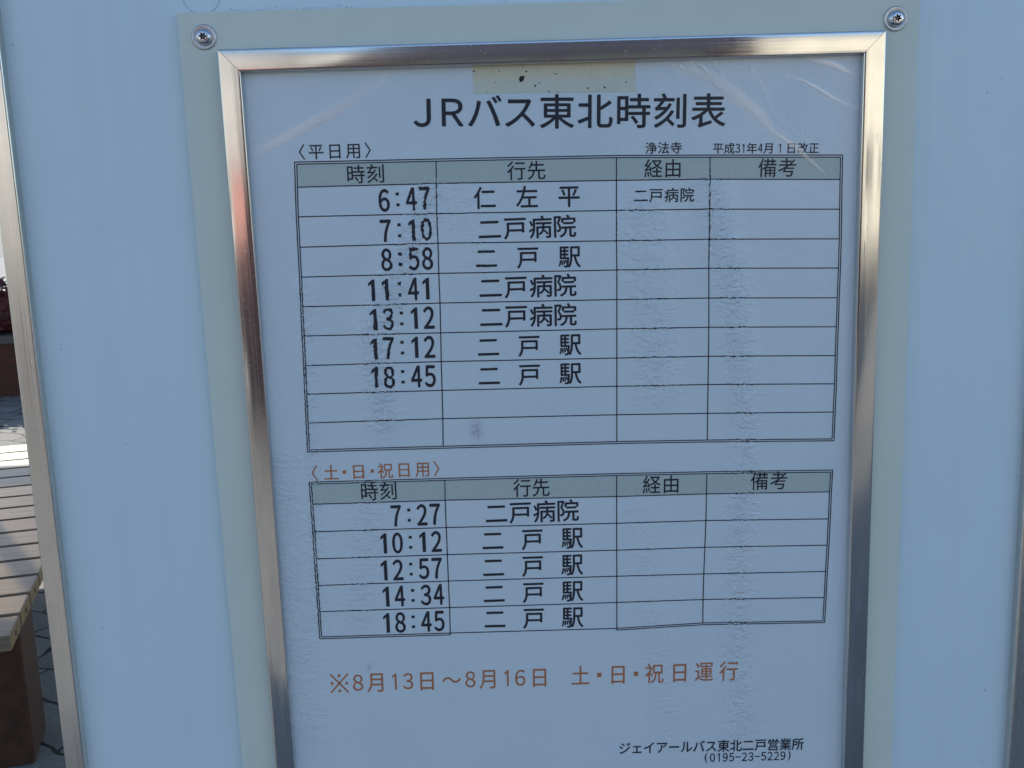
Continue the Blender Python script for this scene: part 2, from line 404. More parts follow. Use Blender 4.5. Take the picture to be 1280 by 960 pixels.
nt.links.new(tr.outputs[0], mx.inputs[1]); nt.links.new(gl.outputs[0], mx.inputs[2]); nt.links.new(mx.outputs[0], ou.inputs[0])

# ------------------------------------------------------------------ ground
def sheet(name, x0, x1, y0, y1, z, mat):
    bm = bmesh.new()
    bm.faces.new([bm.verts.new(p) for p in ((x0, y0, z), (x1, y0, z), (x1, y1, z), (x0, y1, z))])
    return tag(obj(name, bm, mat), kind='structure')
sheet('ground', -700, 700, -700, 700, -.13, asphalt_m)
tag(obj('pavement', bx(-40, 40, -10.5, 30, -.4, 0, bev=.01), pave_m), kind='structure')
sheet('road', -300, 300, -19, -10.6, -.126, asphalt_m)
tag(obj('far_pavement', bx(-60, 60, -60, -19.2, -.4, 0, bev=.01), pave_m), kind='structure')

# ------------------------------------------------------------------ bus stop sign
X0, X1 = -.2225, .2885            # outer faces of the two uprights
TW = .0100                        # width of an upright
ZB, ZT = .72, 1.98
FRONT = -.0012                    # front of the uprights; the acrylic face lies at Y = 0
sign = thing('bus_stop_sign', 'white acrylic bus stop board edged with thin metal strips, behind the timetable frame', 'sign')

xs, zs = [], []
def pillow(a, b, w, n=8):
    e = [a + w * (1 - cos(pi / 2 * i / n)) for i in range(n + 1)]
    return e + [b - (q - a) for q in reversed(e)]
px_ = pillow(X0 + TW - .001, X1 - TW + .001, .030)
pz_ = pillow(ZB + TW - .001, ZT - TW + .001, .030)
def fall(q, a, b, w=.030, d=.0046):
    t = min(q - a, b - q)
    return 0.0 if t >= w else d * (1 - t / w) ** 2
bm = bmesh.new()
gv = [[bm.verts.new((x, max(fall(x, px_[0], px_[-1]), fall(z, pz_[0], pz_[-1])), z)) for z in pz_] for x in px_]
for i in range(len(px_) - 1):
    for j in range(len(pz_) - 1):
        bm.faces.new((gv[i][j], gv[i + 1][j], gv[i + 1][j + 1], gv[i][j + 1]))
obj('face_panel', bm, face_m, sign, smooth=True)
for a, b in ((X0, X0 + TW), (X1 - TW, X1)):
    obj('upright', bx(a, b, FRONT, .075, ZB, ZT, bev=.0009, seg=3), alu_v, sign, smooth=False)
for a, b in ((ZB, ZB + TW), (ZT - TW, ZT)):
    obj('cross_rail', bx(X0 + TW + .0005, X1 - TW - .0005, FRONT, .075, a, b, bev=.0009, seg=3), alu_h, sign)
obj('back_panel', bx(X0 + TW + .001, X1 - TW - .001, .060, .072, ZB + TW + .001, ZT - TW - .001), face_m, sign)
for px in (X0 + .07, X1 - .07):
    bm = bmesh.new(); cyl(bm, (px, .035, 0), (px, .035, ZB + .002), .024, seg=32)
    leg = obj('post', bm, post_m, sign)
    bm = bmesh.new(); cyl(bm, (px, .035, .0), (px, .035, .012), .06, seg=32); obj('base_flange', bm, post_m, leg)

def ring(bm, cx, cz, r, w, y, n=72, a0=0, a1=2 * pi):
    A = []
    for i in range(n + 1):
        t = a0 + (a1 - a0) * i / n
        A.append((bm.verts.new((cx + (r - w / 2) * cos(t), y, cz + (r - w / 2) * sin(t))), bm.verts.new((cx + (r + w / 2) * cos(t), y, cz + (r + w / 2) * sin(t)))))
    for p, q in zip(A, A[1:]): bm.faces.new((p[0], p[1], q[1], q[0]))
bm = bmesh.new()
ring(bm, -.1196, 1.42 + .0925, .0085, .00035, -.0003)
obj('printed_circle', bm, faint_m, sign)
bm = bmesh.new()
rr = random.Random(11)
x = -.1075
while x < -.052:
    w_ = rr.uniform(.0008, .0032); z = 1.42 + .0855 + rr.uniform(-.0003, .0007); t_ = rr.uniform(.00016, .0004)
    bm.faces.new([bm.verts.new((x, -.0003, z)), bm.verts.new((x + w_, -.0003, z + rr.uniform(-.0002, .0002))), bm.verts.new((x + w_ * .9, -.0003, z + t_)), bm.verts.new((x + w_ * .1, -.0003, z + t_))])
    x += w_ + rr.uniform(.0003, .0022)
obj('ink_residue', bm, faint_m, sign)

# ------------------------------------------------------------------ poster frame
IL, IR, IT = -.1024, .1850, 1.42 + .0571      # opening seen in the photograph
OL, OR, OT = -.1122, .1954, 1.42 + .0672
IB = 1.42 + .062 - .420 + .005; OB = IB - .0101
PL, PR, PT = -.1305, .2131, 1.42 + .0845
PB = OB - .0173
PY = -.0044                                    # front of the backing plate
frame = thing('poster_frame', 'brushed steel poster frame on a cream backing plate, mitred corners, bolted to the white board', 'frame', )
bm = bmesh.new(); box(bm, PL, PR, PY, -.0001, PB, PT, bev=.0006, seg=2)
bmesh.ops.recalc_face_normals(bm, faces=bm.faces)
obj('backing_plate', bm, plate_m, frame)

# rail profile: s = 0 outer edge .. 1 inner edge, y = height in front of the board
PROF = []
H0, BULGE = -.0102, -.00011
PROF.append((0.0, PY + .0000)); PROF.append((0.0, H0 + .0008))
for k in range(1, 5):
    t = k / 4 * pi / 2; PROF.append((.05 * (1 - cos(t)), H0 + .0008 * (1 - sin(t)) * 1.0))
for k in range(1, 12):
    s = .05 + .90 * k / 12; PROF.append((s, H0 + BULGE * (1 - ((s - .5) / .45) ** 2)))
for k in range(0, 5):
    t = k / 4 * pi / 2; PROF.append((.95 + .05 * sin(t), H0 + .0008 * (1 - cos(t))))
PROF.append((1.0, -.0057))
def rail(o0, o1, i0, i1, mat):
    """o0,o1 outer corners, i0,i1 inner corners (x,z); mitred ends"""
    bm = bmesh.new(); A = []; B = []
    for s, y in PROF:
        A.append(bm.verts.new((o0[0] + (i0[0] - o0[0]) * s, y, o0[1] + (i0[1] - o0[1]) * s)))
        B.append(bm.verts.new((o1[0] + (i1[0] - o1[0]) * s, y, o1[1] + (i1[1] - o1[1]) * s)))
    for k in range(len(A) - 1): bm.faces.new((A[k], A[k + 1], B[k + 1], B[k])).smooth = True
    bm.faces.new(A); bm.faces.new(B[::-1])
    bm.faces.new((A[0], B[0], B[-1], A[-1]))
    bmesh.ops.recalc_face_normals(bm, faces=bm.faces)
    for e in bm.edges:
        if e.calc_face_angle(0) > .6: e.smooth = False
    return obj('rail', bm, mat, frame)
g = .00010
rail((OL, OB + g), (OL, OT - g), (IL, IB + g), (IL, IT - g), steel_v)
rail((OR, OB + g), (OR, OT - g), (IR, IB + g), (IR, IT - g), steel_v)
rail((OL + g, OT), (OR - g, OT), (IL + g, IT), (IR - g, IT), steel_h)
rail((OL + g, OB), (OR - g, OB), (IL + g, IB), (IR - g, IB), steel_h)

def screw(x, z, turn, pale=False):
    bm = bmesh.new()
    lathe_y(bm, x, z, [(.0057, PY + .0001), (.0057, PY - .0006), (.0054, PY - .0010), (.0050, PY - .0011), (.0040, PY - .0007), (.0030, PY - .0006), (0, PY - .0006)])
    bmesh.ops.recalc_face_normals(bm, faces=bm.faces)
    s = obj('screw', bm, washer_m, frame, smooth=True)
    bm = bmesh.new()
    N = 48; rings = []
    def star(t, r): return r * (1 + .28 * cos(6 * t + turn))
    prof = [(.00395, PY - .0006), (.0039, PY - .0013), (.0035, PY - .0023), (.0029, PY - .0030), (.0023, PY - .0033)]
    for r, y in prof: rings.append([bm.verts.new((x + r * cos(2 * pi * i / N), y, z + r * sin(2 * pi * i / N))) for i in range(N)])
    rings.append([bm.verts.new((x + star(2 * pi * i / N, .00150) * cos(2 * pi * i / N), PY - .0033, z + star(2 * pi * i / N, .00150) * sin(2 * pi * i / N))) for i in range(N)])
    for A, B in zip(rings, rings[1:]):
        for i in range(N): bm.faces.new((A[i], A[(i + 1) % N], B[(i + 1) % N], B[i]))
    bmesh.ops.recalc_face_normals(bm, faces=bm.faces)
    if sum(f.normal.y for f in bm.faces) > 0: bmesh.ops.reverse_faces(bm, faces=bm.faces)
    obj('screw_head', bm, bolt_m, s, smooth=True)
    bm = bmesh.new()
    top = [bm.verts.new((x + star(2 * pi * i / N, .00150) * cos(2 * pi * i / N), PY - .0033, z + star(2 * pi * i / N, .00150) * sin(2 * pi * i / N))) for i in range(N)]
    low = [bm.verts.new((x + star(2 * pi * i / N, .00125) * cos(2 * pi * i / N), PY - .0015, z + star(2 * pi * i / N, .00125) * sin(2 * pi * i / N))) for i in range(N)]
    for i in range(N): bm.faces.new((top[i], top[(i + 1) % N], low[(i + 1) % N], low[i]))
    bm.faces.new(low)
    pin = [bm.verts.new((x + .0006 * cos(2 * pi * i / 12), PY - .0026, z + .0006 * sin(2 * pi * i / 12))) for i in range(12)]
    pin0 = [bm.verts.new((x + .0007 * cos(2 * pi * i / 12), PY - .0015, z + .0007 * sin(2 * pi * i / 12))) for i in range(12)]
    for i in range(12): bm.faces.new((pin[i], pin[(i + 1) % 12], pin0[(i + 1) % 12], pin0[i]))
    bm.faces.new(pin)
    obj('screw_socket', bm, socket_m, s)
for x, z, t in ((-.1187, 1.42 + .0734, .4), (.2014, 1.42 + .0728, 1.6), (-.1187, PB + .0105, 2.0), (.2014, PB + .0105, .1)):
    screw(x, z, t)

# ------------------------------------------------------------------ timetable sheet
SU, SV = -.1075, 1.42 + .062
YS = -.0052
SW, SH = 297.0, 420.0
INK = YS - .00012
def W(u, v, y=YS): return Vector((SU + u / 1000, y, SV - v / 1000))

def seg_d(p, a, b):
    ax, ay = a; bx_, by = b; dx, dy = bx_ - ax, by - ay
    t = max(0, min(1, ((p[0] - ax) * dx + (p[1] - ay) * dy) / (dx * dx + dy * dy)))
    return hypot(p[0] - ax - dx * t, p[1] - ay - dy * t)
def path_d(p, pts): return min(seg_d(p, a, b) for a, b in zip(pts, pts[1:]))
RIPPLES = [([(89.3, 61.5), (74, 95), (58.2, 129), (60.7, 169)], 9.0, 1.0),
           ([(27, 104.8), (25.2, 183.7), (21.7, 271.6)], 5.0, .6),
           ([(222, 62), (233, 116), (239.5, 184.6), (238, 226), (236, 300), (240, 345)], 8.0, .85),
           ([(188, 75), (195, 158)], 13.0, .7),
           ([(52, 200), (43, 268)], 10.0, .6),
           ([(100, 60), (112, 95)], 13.0, .35),
           ([(12, 190), (14, 330)], 12.0, .5),
           ([(186, 225), (200, 345)], 9.0, .35)]
def ripple(u, v):
    s = .05
    for pts, w, k in RIPPLES:
        d = path_d((u, v), pts)
        if d < 3 * w: s = max(s, k * exp(-(d / w) ** 2))
    return s
CREASE_GLARE = [([(8, 40.5), (24, 34), (46.4, 23.5), (69.5, 9)], 2.2, 0.34), ([(222.1, 3.3), (227.5, 11.4), (229.5, 15.5)], .35, 0.57), ([(241.8, 9.3), (248, 20.7), (251, 27)], .35, 0.51),
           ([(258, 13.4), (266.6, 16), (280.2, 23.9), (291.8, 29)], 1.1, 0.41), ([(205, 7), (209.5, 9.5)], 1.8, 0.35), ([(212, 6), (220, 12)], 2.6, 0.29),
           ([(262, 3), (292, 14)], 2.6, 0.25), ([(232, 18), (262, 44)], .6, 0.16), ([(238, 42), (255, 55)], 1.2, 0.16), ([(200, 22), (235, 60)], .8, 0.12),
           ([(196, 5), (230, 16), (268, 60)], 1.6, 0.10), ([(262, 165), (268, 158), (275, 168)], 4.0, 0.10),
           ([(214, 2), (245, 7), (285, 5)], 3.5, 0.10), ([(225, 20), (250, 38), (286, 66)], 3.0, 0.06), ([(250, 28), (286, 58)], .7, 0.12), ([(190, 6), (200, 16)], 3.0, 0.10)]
def crease_glare(u, v):  # strength of the pale streaks that paint reflected glare on the film
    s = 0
    for pts, w, k in CREASE_GLARE:
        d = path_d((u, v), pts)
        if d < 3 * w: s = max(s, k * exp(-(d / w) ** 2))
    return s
def smudge(u, v):
    s = .75 * exp(-((u - 105.8) / 3.0) ** 2 - ((v - 177.8) / 4.6) ** 2)
    s = max(s, .5 * exp(-((u - 46) / 1.2) ** 2 - ((v - 300) / 2.2) ** 2))
    return s

me = bpy.data.meshes.new('timetable_sheet')
STEP = 1.0
us = [i * STEP for i in range(int(SW / STEP) + 1)]
vs_ = [j * STEP for j in range(int(SH / STEP) + 1)]
verts = [W(u, v) for u in us for v in vs_]
nv = len(vs_)
faces = [(i * nv + j, i * nv + j + 1, (i + 1) * nv + j + 1, (i + 1) * nv + j) for i in range(len(us) - 1) for j in range(nv - 1)]
me.from_pydata([v - W(0, 0) for v in verts], [], faces)
for nme, fn in (('ripple', ripple), ('smudge', smudge), ('crease_glare', crease_glare)):
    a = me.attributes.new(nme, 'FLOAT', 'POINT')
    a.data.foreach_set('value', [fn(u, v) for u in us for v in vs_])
me.materials.append(paper_m.m)
for p in me.polygons: p.use_smooth = True
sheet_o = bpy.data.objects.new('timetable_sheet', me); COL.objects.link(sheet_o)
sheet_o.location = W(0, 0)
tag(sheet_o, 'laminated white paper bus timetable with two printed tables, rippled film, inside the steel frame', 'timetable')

def jitter(u, v):
    k = ripple(u, v)
    if k < .12: return u, v
    n1 = noise.noise_vector(Vector((u * 1.25, v * 1.25, 0)))
    n2 = noise.noise_vector(Vector((u * .28, v * .40, 9)))
    a = (k - .1)
    return u + a * (.68 * n1.x + .22 * n2.x), v + a * (.58 * n1.y + .36 * n2.y)

film_m = bpy.data.materials.new('lifted_clear_film'); film_m.use_nodes = True
nt = film_m.node_tree; nt.nodes.clear()
tr = nt.nodes.new('ShaderNodeBsdfTransparent')
gl = nt.nodes.new('ShaderNodeBsdfGlossy'); gl.inputs['Roughness'].default_value = .28; gl.inputs[0].default_value = rgb(.95, .95, .95)
mx = nt.nodes.new('ShaderNodeMixShader')
fa = nt.nodes.new('ShaderNodeAttribute'); fa.attribute_name = 'film'
fm = nt.nodes.new('ShaderNodeMath'); fm.operation = 'MULTIPLY'; fm.inputs[1].default_value = .26
nt.links.new(fa.outputs['Fac'], fm.inputs[0]); nt.links.new(fm.outputs[0], mx.inputs[0])
ou = nt.nodes.new('ShaderNodeOutputMaterial')
nt.links.new(tr.outputs[0], mx.inputs[1]); nt.links.new(gl.outputs[0], mx.inputs[2]); nt.links.new(mx.outputs[0], ou.inputs[0])
def film_crease(pts, w, hgt):
    path = []
    for a, b in zip(pts, pts[1:]):
        n = 10; path += [(a[0] + (b[0] - a[0]) * i / n, a[1] + (b[1] - a[1]) * i / n) for i in range(n)]
    path.append(pts[-1]); bm = bmesh.new(); rows = []; lay = bm.verts.layers.float.new('film')
    for i, (u, v) in enumerate(path):
        q0 = path[max(0, i - 1)]; q1 = path[min(len(path) - 1, i + 1)]
        dx, dy = q1[0] - q0[0], q1[1] - q0[1]; L = hypot(dx, dy) or 1
        t = i / (len(path) - 1); k = max(.02, sin(pi * t)) ** .7 * (1 + .3 * noise.noise(Vector((u * .5, v * .5, 2))))
        row = []
        for j in range(9):
            s = j / 4 - 1
            row.append(bm.verts.new(W(u - dy / L * s * w * k / 2, v + dx / L * s * w * k / 2, YS - .00022 - hgt * k * (1 - s * s) / 1000) - W(0, 0)))
            row[-1][lay] = (1 - s * s) ** 1.5 * sin(pi * t) ** .8
        rows.append(row)
    for A, B in zip(rows, rows[1:]):
        for j in range(8): bm.faces.new((A[j], A[j + 1], B[j + 1], B[j]))
    for f in bm.faces:
        f.normal_update()
        if f.normal.y > 0: f.normal_flip()
    return obj('film_crease', bm, film_m, sheet_o, smooth=True)
for pts, w, hg in (([(222.1, 3.3), (225, 7), (229.5, 15.5)], .8, .12), ([(241.8, 9.3), (247, 18), (252, 29)], .7, .08), ([(258, 13.2), (267, 16.4), (280, 24), (291.5, 29.5)], 2.6, .16),
                   ([(204, 5.5), (207, 7.4), (210, 10)], 2.6, .25), ([(213, 5), (218, 8.6), (222, 13)], 3.6, .30), ([(266, 6), (279, 8.5), (291, 14.5)], 5.0, .22),
                   ([(6, 42), (24, 34), (46, 23), (70, 8.5)], 8.0, .10), ([(196, 6), (222, 13), (244, 30), (258, 46)], 9.0, .10), ([(248, 36), (262, 46), (280, 62)], 3.5, .08)):
    film_crease(pts, w, hg)

class Print:
    """flat ink shapes on the sheet, one mesh"""
    def __init__(self): self.bm = bmesh.new(); self.lift = 0
    def poly(self, pts, mi=0):
        f = self.bm.faces.new([self.bm.verts.new(self.P(u, v)) for u, v in pts]); f.material_index = mi
    def P(self, u, v):
        p = W(*jitter(u, v), INK - self.lift) - W(0, 0); return p
    def line(self, pts, w):
        """a polyline of even width with broken, wobbling ink where the film ripples"""
        path = []
        for a, b in zip(pts, pts[1:]):
            n = max(1, int(hypot(b[0] - a[0], b[1] - a[1]) / .35))
            path += [(a[0] + (b[0] - a[0]) * i / n, a[1] + (b[1] - a[1]) * i / n) for i in range(n)]
        path.append(pts[-1])
        prev = None
        for i, (u, v) in enumerate(path):
            q0 = path[max(0, i - 1)]; q1 = path[min(len(path) - 1, i + 1)]
            dx, dy = q1[0] - q0[0], q1[1] - q0[1]; L = hypot(dx, dy) or 1
            k = ripple(u, v)
            ww = w
            if k > .2: ww = w * max(.06, 1 + 1.7 * (k - .1) * noise.noise(Vector((u * 1.1, v * 1.1, 3.3))))
            nx, ny = -dy / L * ww / 2, dx / L * ww / 2
            ju, jv = jitter(u, v)
            a = self.bm.verts.new(W(ju + nx, jv + ny, INK) - W(0, 0)); b = self.bm.verts.new(W(ju - nx, jv - ny, INK) - W(0, 0))
            if prev: self.bm.faces.new((prev[0], prev[1], b, a))
            prev = (a, b)
    def glyphs(self, run, bold=0.0, fit=None):
        cells, ew, eh = run
        a = math.atan2(cells[-1][2] - cells[0][2], cells[-1][1] - cells[0][1]) if len(cells) > 1 else .012
        for ch, u, v in cells: self.glyph(ch, u, v, ew, eh, a, bold)
    def glyph(self, ch, u, v, ew, eh, ang, bold):
        if bold > 0 and ch not in ':・※' and not (ch == '1' and bold > .2):
            for du, dv, k in ((-bold, 0, 1), (bold, 0, 2), (0, -bold, 3), (0, bold, 4)):
                self.lift = k * .000006
                self.one(ch, u + du, v + dv, ew, eh, ang, bold)
            self.lift = 0
        else: self.one(ch, u, v, ew, eh, ang, bold)
    def one(self, ch, u, v, ew, eh, ang, bold):
        V, F, cx, cy = glyph_mesh(ch, bold)
        start = len(self.bm.verts)
        ca, sa = cos(ang), sin(ang); vv = []
        for x, y in V:
            gx, gy = (x - cx) * ew, -(y - cy) * eh
            vv.append((u + gx * ca - gy * sa, v + gx * sa + gy * ca))
        r = ripple(u, v) > .12
        tmp = bmesh.new()
        tv = [tmp.verts.new((p[0], p[1], 0)) for p in vv]
        for f in F:
            try: tmp.faces.new([tv[i] for i in f])
            except ValueError: pass
        if r:
            for _ in range(3):
                es = [e for e in tmp.edges if e.calc_length() > .38]
                if not es: break
                bmesh.ops.subdivide_edges(tmp, edges=es, cuts=1)
            bmesh.ops.triangulate(tmp, faces=tmp.faces)
        mp = {q: self.bm.verts.new(self.P(q.co.x, q.co.y)) for q in tmp.verts}
        for f in tmp.faces:
            try: self.bm.faces.new([mp[q] for q in f.verts])
            except ValueError: pass
        tmp.free()
    def build(self, name, mat, parent):
        for f in self.bm.faces:
            f.normal_update()
            if f.normal.y > 0: f.normal_flip()
        return obj(name, self.bm, mat, parent)

GC = {}
FULL = {c: chr(ord(c) + 0xFEE0) for c in '0123456789JR'}
DIG = {}
def stroke_poly(pts): return pts
def glyph_mesh(ch, bold):
    key = (ch, bold)
    if key in GC: return GC[key]
    if ch == '・':
        s = .105; r = ([(-s, -s), (s, -s), (s, s), (-s, s)], [(0, 1, 2, 3)], 0, 0)
    elif ch == '※':
        V = []; F = []
        for dx, dy in ((1, 1), (1, -1)):
            n = len(V); L = .44; t = .026
            V += [(-dx * L - dy * t, -dy * L + dx * t), (-dx * L + dy * t, -dy * L - dx * t), (dx * L + dy * t, dy * L - dx * t), (dx * L - dy * t, dy * L + dx * t)]
            F.append((n, n + 1, n + 2, n + 3))
        for dx, dy in ((0, .36), (0, -.36), (.36, 0), (-.36, 0)):
            n = len(V); q = 10
            V += [(dx + .075 * cos(2 * pi * i / q), dy + .075 * sin(2 * pi * i / q)) for i in range(q)]; F.append(tuple(range(n, n + q)))
        r = (V, F, 0, 0)
    elif ch == '-':
        r = ([(-.24, -.035), (.24, -.035), (.24, .035), (-.24, .035)], [(0, 1, 2, 3)], 0, 0)
    elif ch == ':':
        r = ([], [], 0, 0); V = []; F = []
        for yy in (-.24, .26):
            n = len(V); s = .070
            V += [(-s * 2.0, yy - s), (s * 2.0, yy - s), (s * 2.0, yy + s), (-s * 2.0, yy + s)]; F.append((n, n + 1, n + 2, n + 3))
        r = (V, F, 0, 0)
    else:
        c = bpy.data.curves.new('glyph', 'FONT'); c.body = FULL.get(ch, ch); c.size = 1; c.resolution_u = 5
        o = bpy.data.objects.new('glyph', c); COL.objects.link(o)
        m_ = o.to_mesh()
        V = [(v.co.x, v.co.y) for v in m_.vertices]; F = [tuple(p.vertices) for p in m_.polygons]
        o.to_mesh_clear(); bpy.data.objects.remove(o); bpy.data.curves.remove(c)
        cx, cy = .5, .38
        if ch in '()':
            x0, x1 = min(v[0] for v in V), max(v[0] for v in V); y0, y1 = min(v[1] for v in V), max(v[1] for v in V)
            k = .94 / (y1 - y0); cx = cy = 0
            V = [((x - (x0 + x1) / 2) * k * (.9 if ch in '()' else 1), (y - (y0 + y1) / 2) * k) for x, y in V]
        if ch in '0123456789':                       # half-width figures: stretched to a unit box, its height that of the figure
            x0, x1 = min(v[0] for v in V), max(v[0] for v in V); y0, y1 = min(v[1] for v in V), max(v[1] for v in V)
            wd = 1.0 if ch != '1' else .60
            V = [((x - (x0 + x1) / 2) / (x1 - x0) * wd, (y - (y0 + y1) / 2) / (y1 - y0)) for x, y in V]; cx = cy = 0
        if ch == '1':                                 # a flag and a stem, no foot
            V = [(-.12, -.5), (.24, -.5), (.24, .5), (.02, .5), (-.42, .33), (-.42, .17), (-.12, .29)]; F = [(0, 1, 2, 6), (2, 3, 4, 5, 6)]
            if bold < .2: V = [(.02, -.5), (.17, -.5), (.17, .5), (.05, .5), (-.24, .34), (-.24, .24), (.02, .35)]
        r = (V, F, cx, cy)
    GC[key] = r
    return r

def half(run):        # figures, brackets and hyphens in a run of text: half as wide, scaled like the text around them
    return run

def text(name, run, mat, parent, bold=.008, digit_scale=None):
    p = Print(); cells, ew, eh = run
    a = math.atan2(cells[-1][2] - cells[0][2], cells[-1][1] - cells[0][1])
    for ch, u, v in cells:
        if ch in '0123456789':
            k = digit_scale or (.40, .76)
            p.glyph(ch, u, v, ew * k[0], eh * k[1], a, bold)
        else:
            k = 1.0
            p.glyph(ch, u, v, ew, eh, a, bold)
    return p.build(name, mat, parent)

text('title', TITLE, ink_m, sheet_o, .20)
text('day_heading', WEEKDAY_HEADING, ink_m, sheet_o, .05)
text('day_heading', WEEKEND_HEADING, orange_m, sheet_o, .05)['label'] = 'orange weekend and holiday heading'
text('route_note', ROUTE_NOTE, ink_m, sheet_o, .08)
text('date_note', DATE_NOTE, ink_m, sheet_o, .07)
no = text('holiday_notice', (NOTICE[0] + NOTICE_DAYS[0], NOTICE[1], NOTICE[2]), orange_m, sheet_o, .07, (.50, .75))
text('operator_note', OPERATOR, ink_m, sheet_o, .12)
text('phone_number', PHONE, ink_m, sheet_o, .10, (.46, .80))

def table(name, grid, heads, times, dests, via=None, split_bottom=False):
    p = Print()
    n = len(grid); w = .52
    def off(a, du, dv): return (a[0] + du, a[1] + dv)
    D = .98
    top, bot = grid[0], grid[-1]
    for r in grid[1:-1]: p.line(r, w)
    for k in (1, 2, 3): p.line([r[k] for r in grid], w)
    p.line(top, w); p.line([r[0] for r in grid], w); p.line([r[4] for r in grid], w)
    Lo = [off(r[0], -D, 0) for r in grid]; Ro = [off(r[4], D, 0) for r in grid]
    to = [off(q, 0, -D) for q in top]; bo = [off(q, 0, D) for q in bot]
    to[0] = off(top[0], -D, -D); to[-1] = off(top[-1], D, -D); bo[0] = off(bot[0], -D, D); bo[-1] = off(bot[-1], D, D)
    Lo[0], Lo[-1], Ro[0], Ro[-1] = to[0], bo[0], to[-1], bo[-1]
    p.line(Lo, w); p.line(Ro, w); p.line(to, w)
    if split_bottom:
        p.line(bot[:2], w); p.line([bo[0], bo[1]], w); p.line([bot[1], bot[2]], w); p.line(bot[2:], w); p.line(bo[2:], w); p.line([bot[1], bo[1]], w); p.line([bot[2], bo[2]], w)
    else:
        p.line(bot, w); p.line(bo, w)
    t = p.build(name, ink_m, sheet_o)
    # tinted heading band, a hair behind the ink
    bm = bmesh.new()
    for k in range(4):
        a, b, c, d = grid[0][k], grid[0][k + 1], grid[1][k + 1], grid[1][k]
        f = bm.faces.new([bm.verts.new(W(u, v, YS - .00005) - W(0, 0)) for u, v in (a, d, c, b)])
        f.normal_update()
        if f.normal.y > 0: f.normal_flip()
    obj('heading_band', bm, band_m, t)
    for h in heads: text('column_heading', h, ink_m, t, .07)
    for r in times:
        text('departure_time', r, ink_m, t, .27, (.86, 1.0))
    for r in dests: text('destination', r, ink_m, t, .15)
    if via: text('via_stop', via, ink_m, t, .08)
    return t
table('weekday_table', WEEKDAY_GRID, WEEKDAY_HEADERS, WEEKDAY_TIMES, WEEKDAY_DESTINATIONS, VIA_TEXT)
table('weekend_table', WEEKEND_GRID, WEEKEND_HEADERS, WEEKEND_TIMES, WEEKEND_DESTINATIONS, None, True)

# tape over the top edge of the sheet, with mould spots
bm = bmesh.new()
N = 60
lo = []; hi = []
for i in range(N + 1):
    u = 110.8 + (186.5 - 110.8) * i / N
    hi.append(W(u, 2.0, YS - .00018)); lo.append(W(u + .05 * noise.noise(Vector((u, 1, 1))), 17.1 + 1.5 * i / N + .12 * noise.noise(Vector((u * .8, 0, 0))), YS - .00018))
H_ = [bm.verts.new(p) for p in hi]; L_ = [bm.verts.new(p) for p in lo]
for i in range(N): bm.faces.new((H_[i], L_[i], L_[i + 1], H_[i + 1]))
r = bmesh.ops.extrude_face_region(bm, geom=list(bm.faces))
for v in r['geom']:
    if isinstance(v, bmesh.types.BMVert): v.co.y += .0001
bmesh.ops.recalc_face_normals(bm, faces=bm.faces)
tape = tag(obj('adhesive_tape', bm, tape_m), 'strip of yellowed tape with dark mould spots above the timetable title', 'tape')
bm = bmesh.new()
def blot(u, v, r):
    c = W(u, v, YS - .00024); n = 14
    vs = [bm.verts.new(c + Vector((cos(2 * pi * i / n), 0, sin(2 * pi * i / n))) * r / 1000 * (1 + .45 * noise.noise(Vector((u + cos(2 * pi * i / n) * 1.3, v + sin(2 * pi * i / n) * 1.3, 0))))) for i in range(n)]
    f = bm.faces.new(vs); f.normal_update()
    if f.normal.y > 0: f.normal_flip()
for u, v, r in ((133.3, 11.2, 1.15), (134.2, 10.4, .6), (132.8, 12.2, .5), (135.6, 8.0, .42), (139.5, 14.5, .55), (141.5, 13.3, .3), (149.5, 9.5, .35), (164.2, 16.3, .4), (172, 16.2, .5), (121, 12.5, .25), (123, 7.6, .3), (182, 14.2, .35), (146, 17.3, .35), (111.2, 7.2, .4), (117, 17.0, .25), (150, 17.7, .3)):
    blot(u, v, r)
obj('mould_spot', bm, spot_m, tape)

# ------------------------------------------------------------------ slatted bench behind the sign
BA = math.atan2(.235, .97)
bench = thing('slatted_bench', 'weathered wooden slat bench on brown blocks, behind the left edge of the board', 'bench', (-1.167, 1.995, 0), BA)
P_ = .1465; NS = 15; BL = .75
for i in range(NS):
    y0 = (i - 1) * P_ + .006
    bm = bmesh.new(); box(bm, -BL, .0, y0, y0 + P_ - .014, .380, .420, bev=.004)
    bmesh.ops.recalc_face_normals(bm, faces=bm.faces)
    for f in bm.faces:
        if f.normal.x > .9: f.material_index = 1
    sl = obj('slat', bm, None, bench, mats=[wood_m, end_m])
    bm = bmesh.new(); cyl(bm, (-.002, y0 + .066, .400), (.0015, y0 + .066, .400), .007, seg=16)
    obj('plug', bm, twig_m, sl)
for y in (.02, 1.60):
    bm = bmesh.new()
    box(bm, -.10, -.012, y, y + .19, .0, .379, bev=.008)
    bmesh.ops.recalc_face_normals(bm, faces=bm.faces)
    obj('support_block', bm, leg_m, bench)
    bm = bmesh.new(); box(bm, -.74, -.65, y, y + .19, .0, .379, bev=.008)
    bmesh.ops.recalc_face_normals(bm, faces=bm.faces)
    obj('support_block', bm, leg_m, bench)

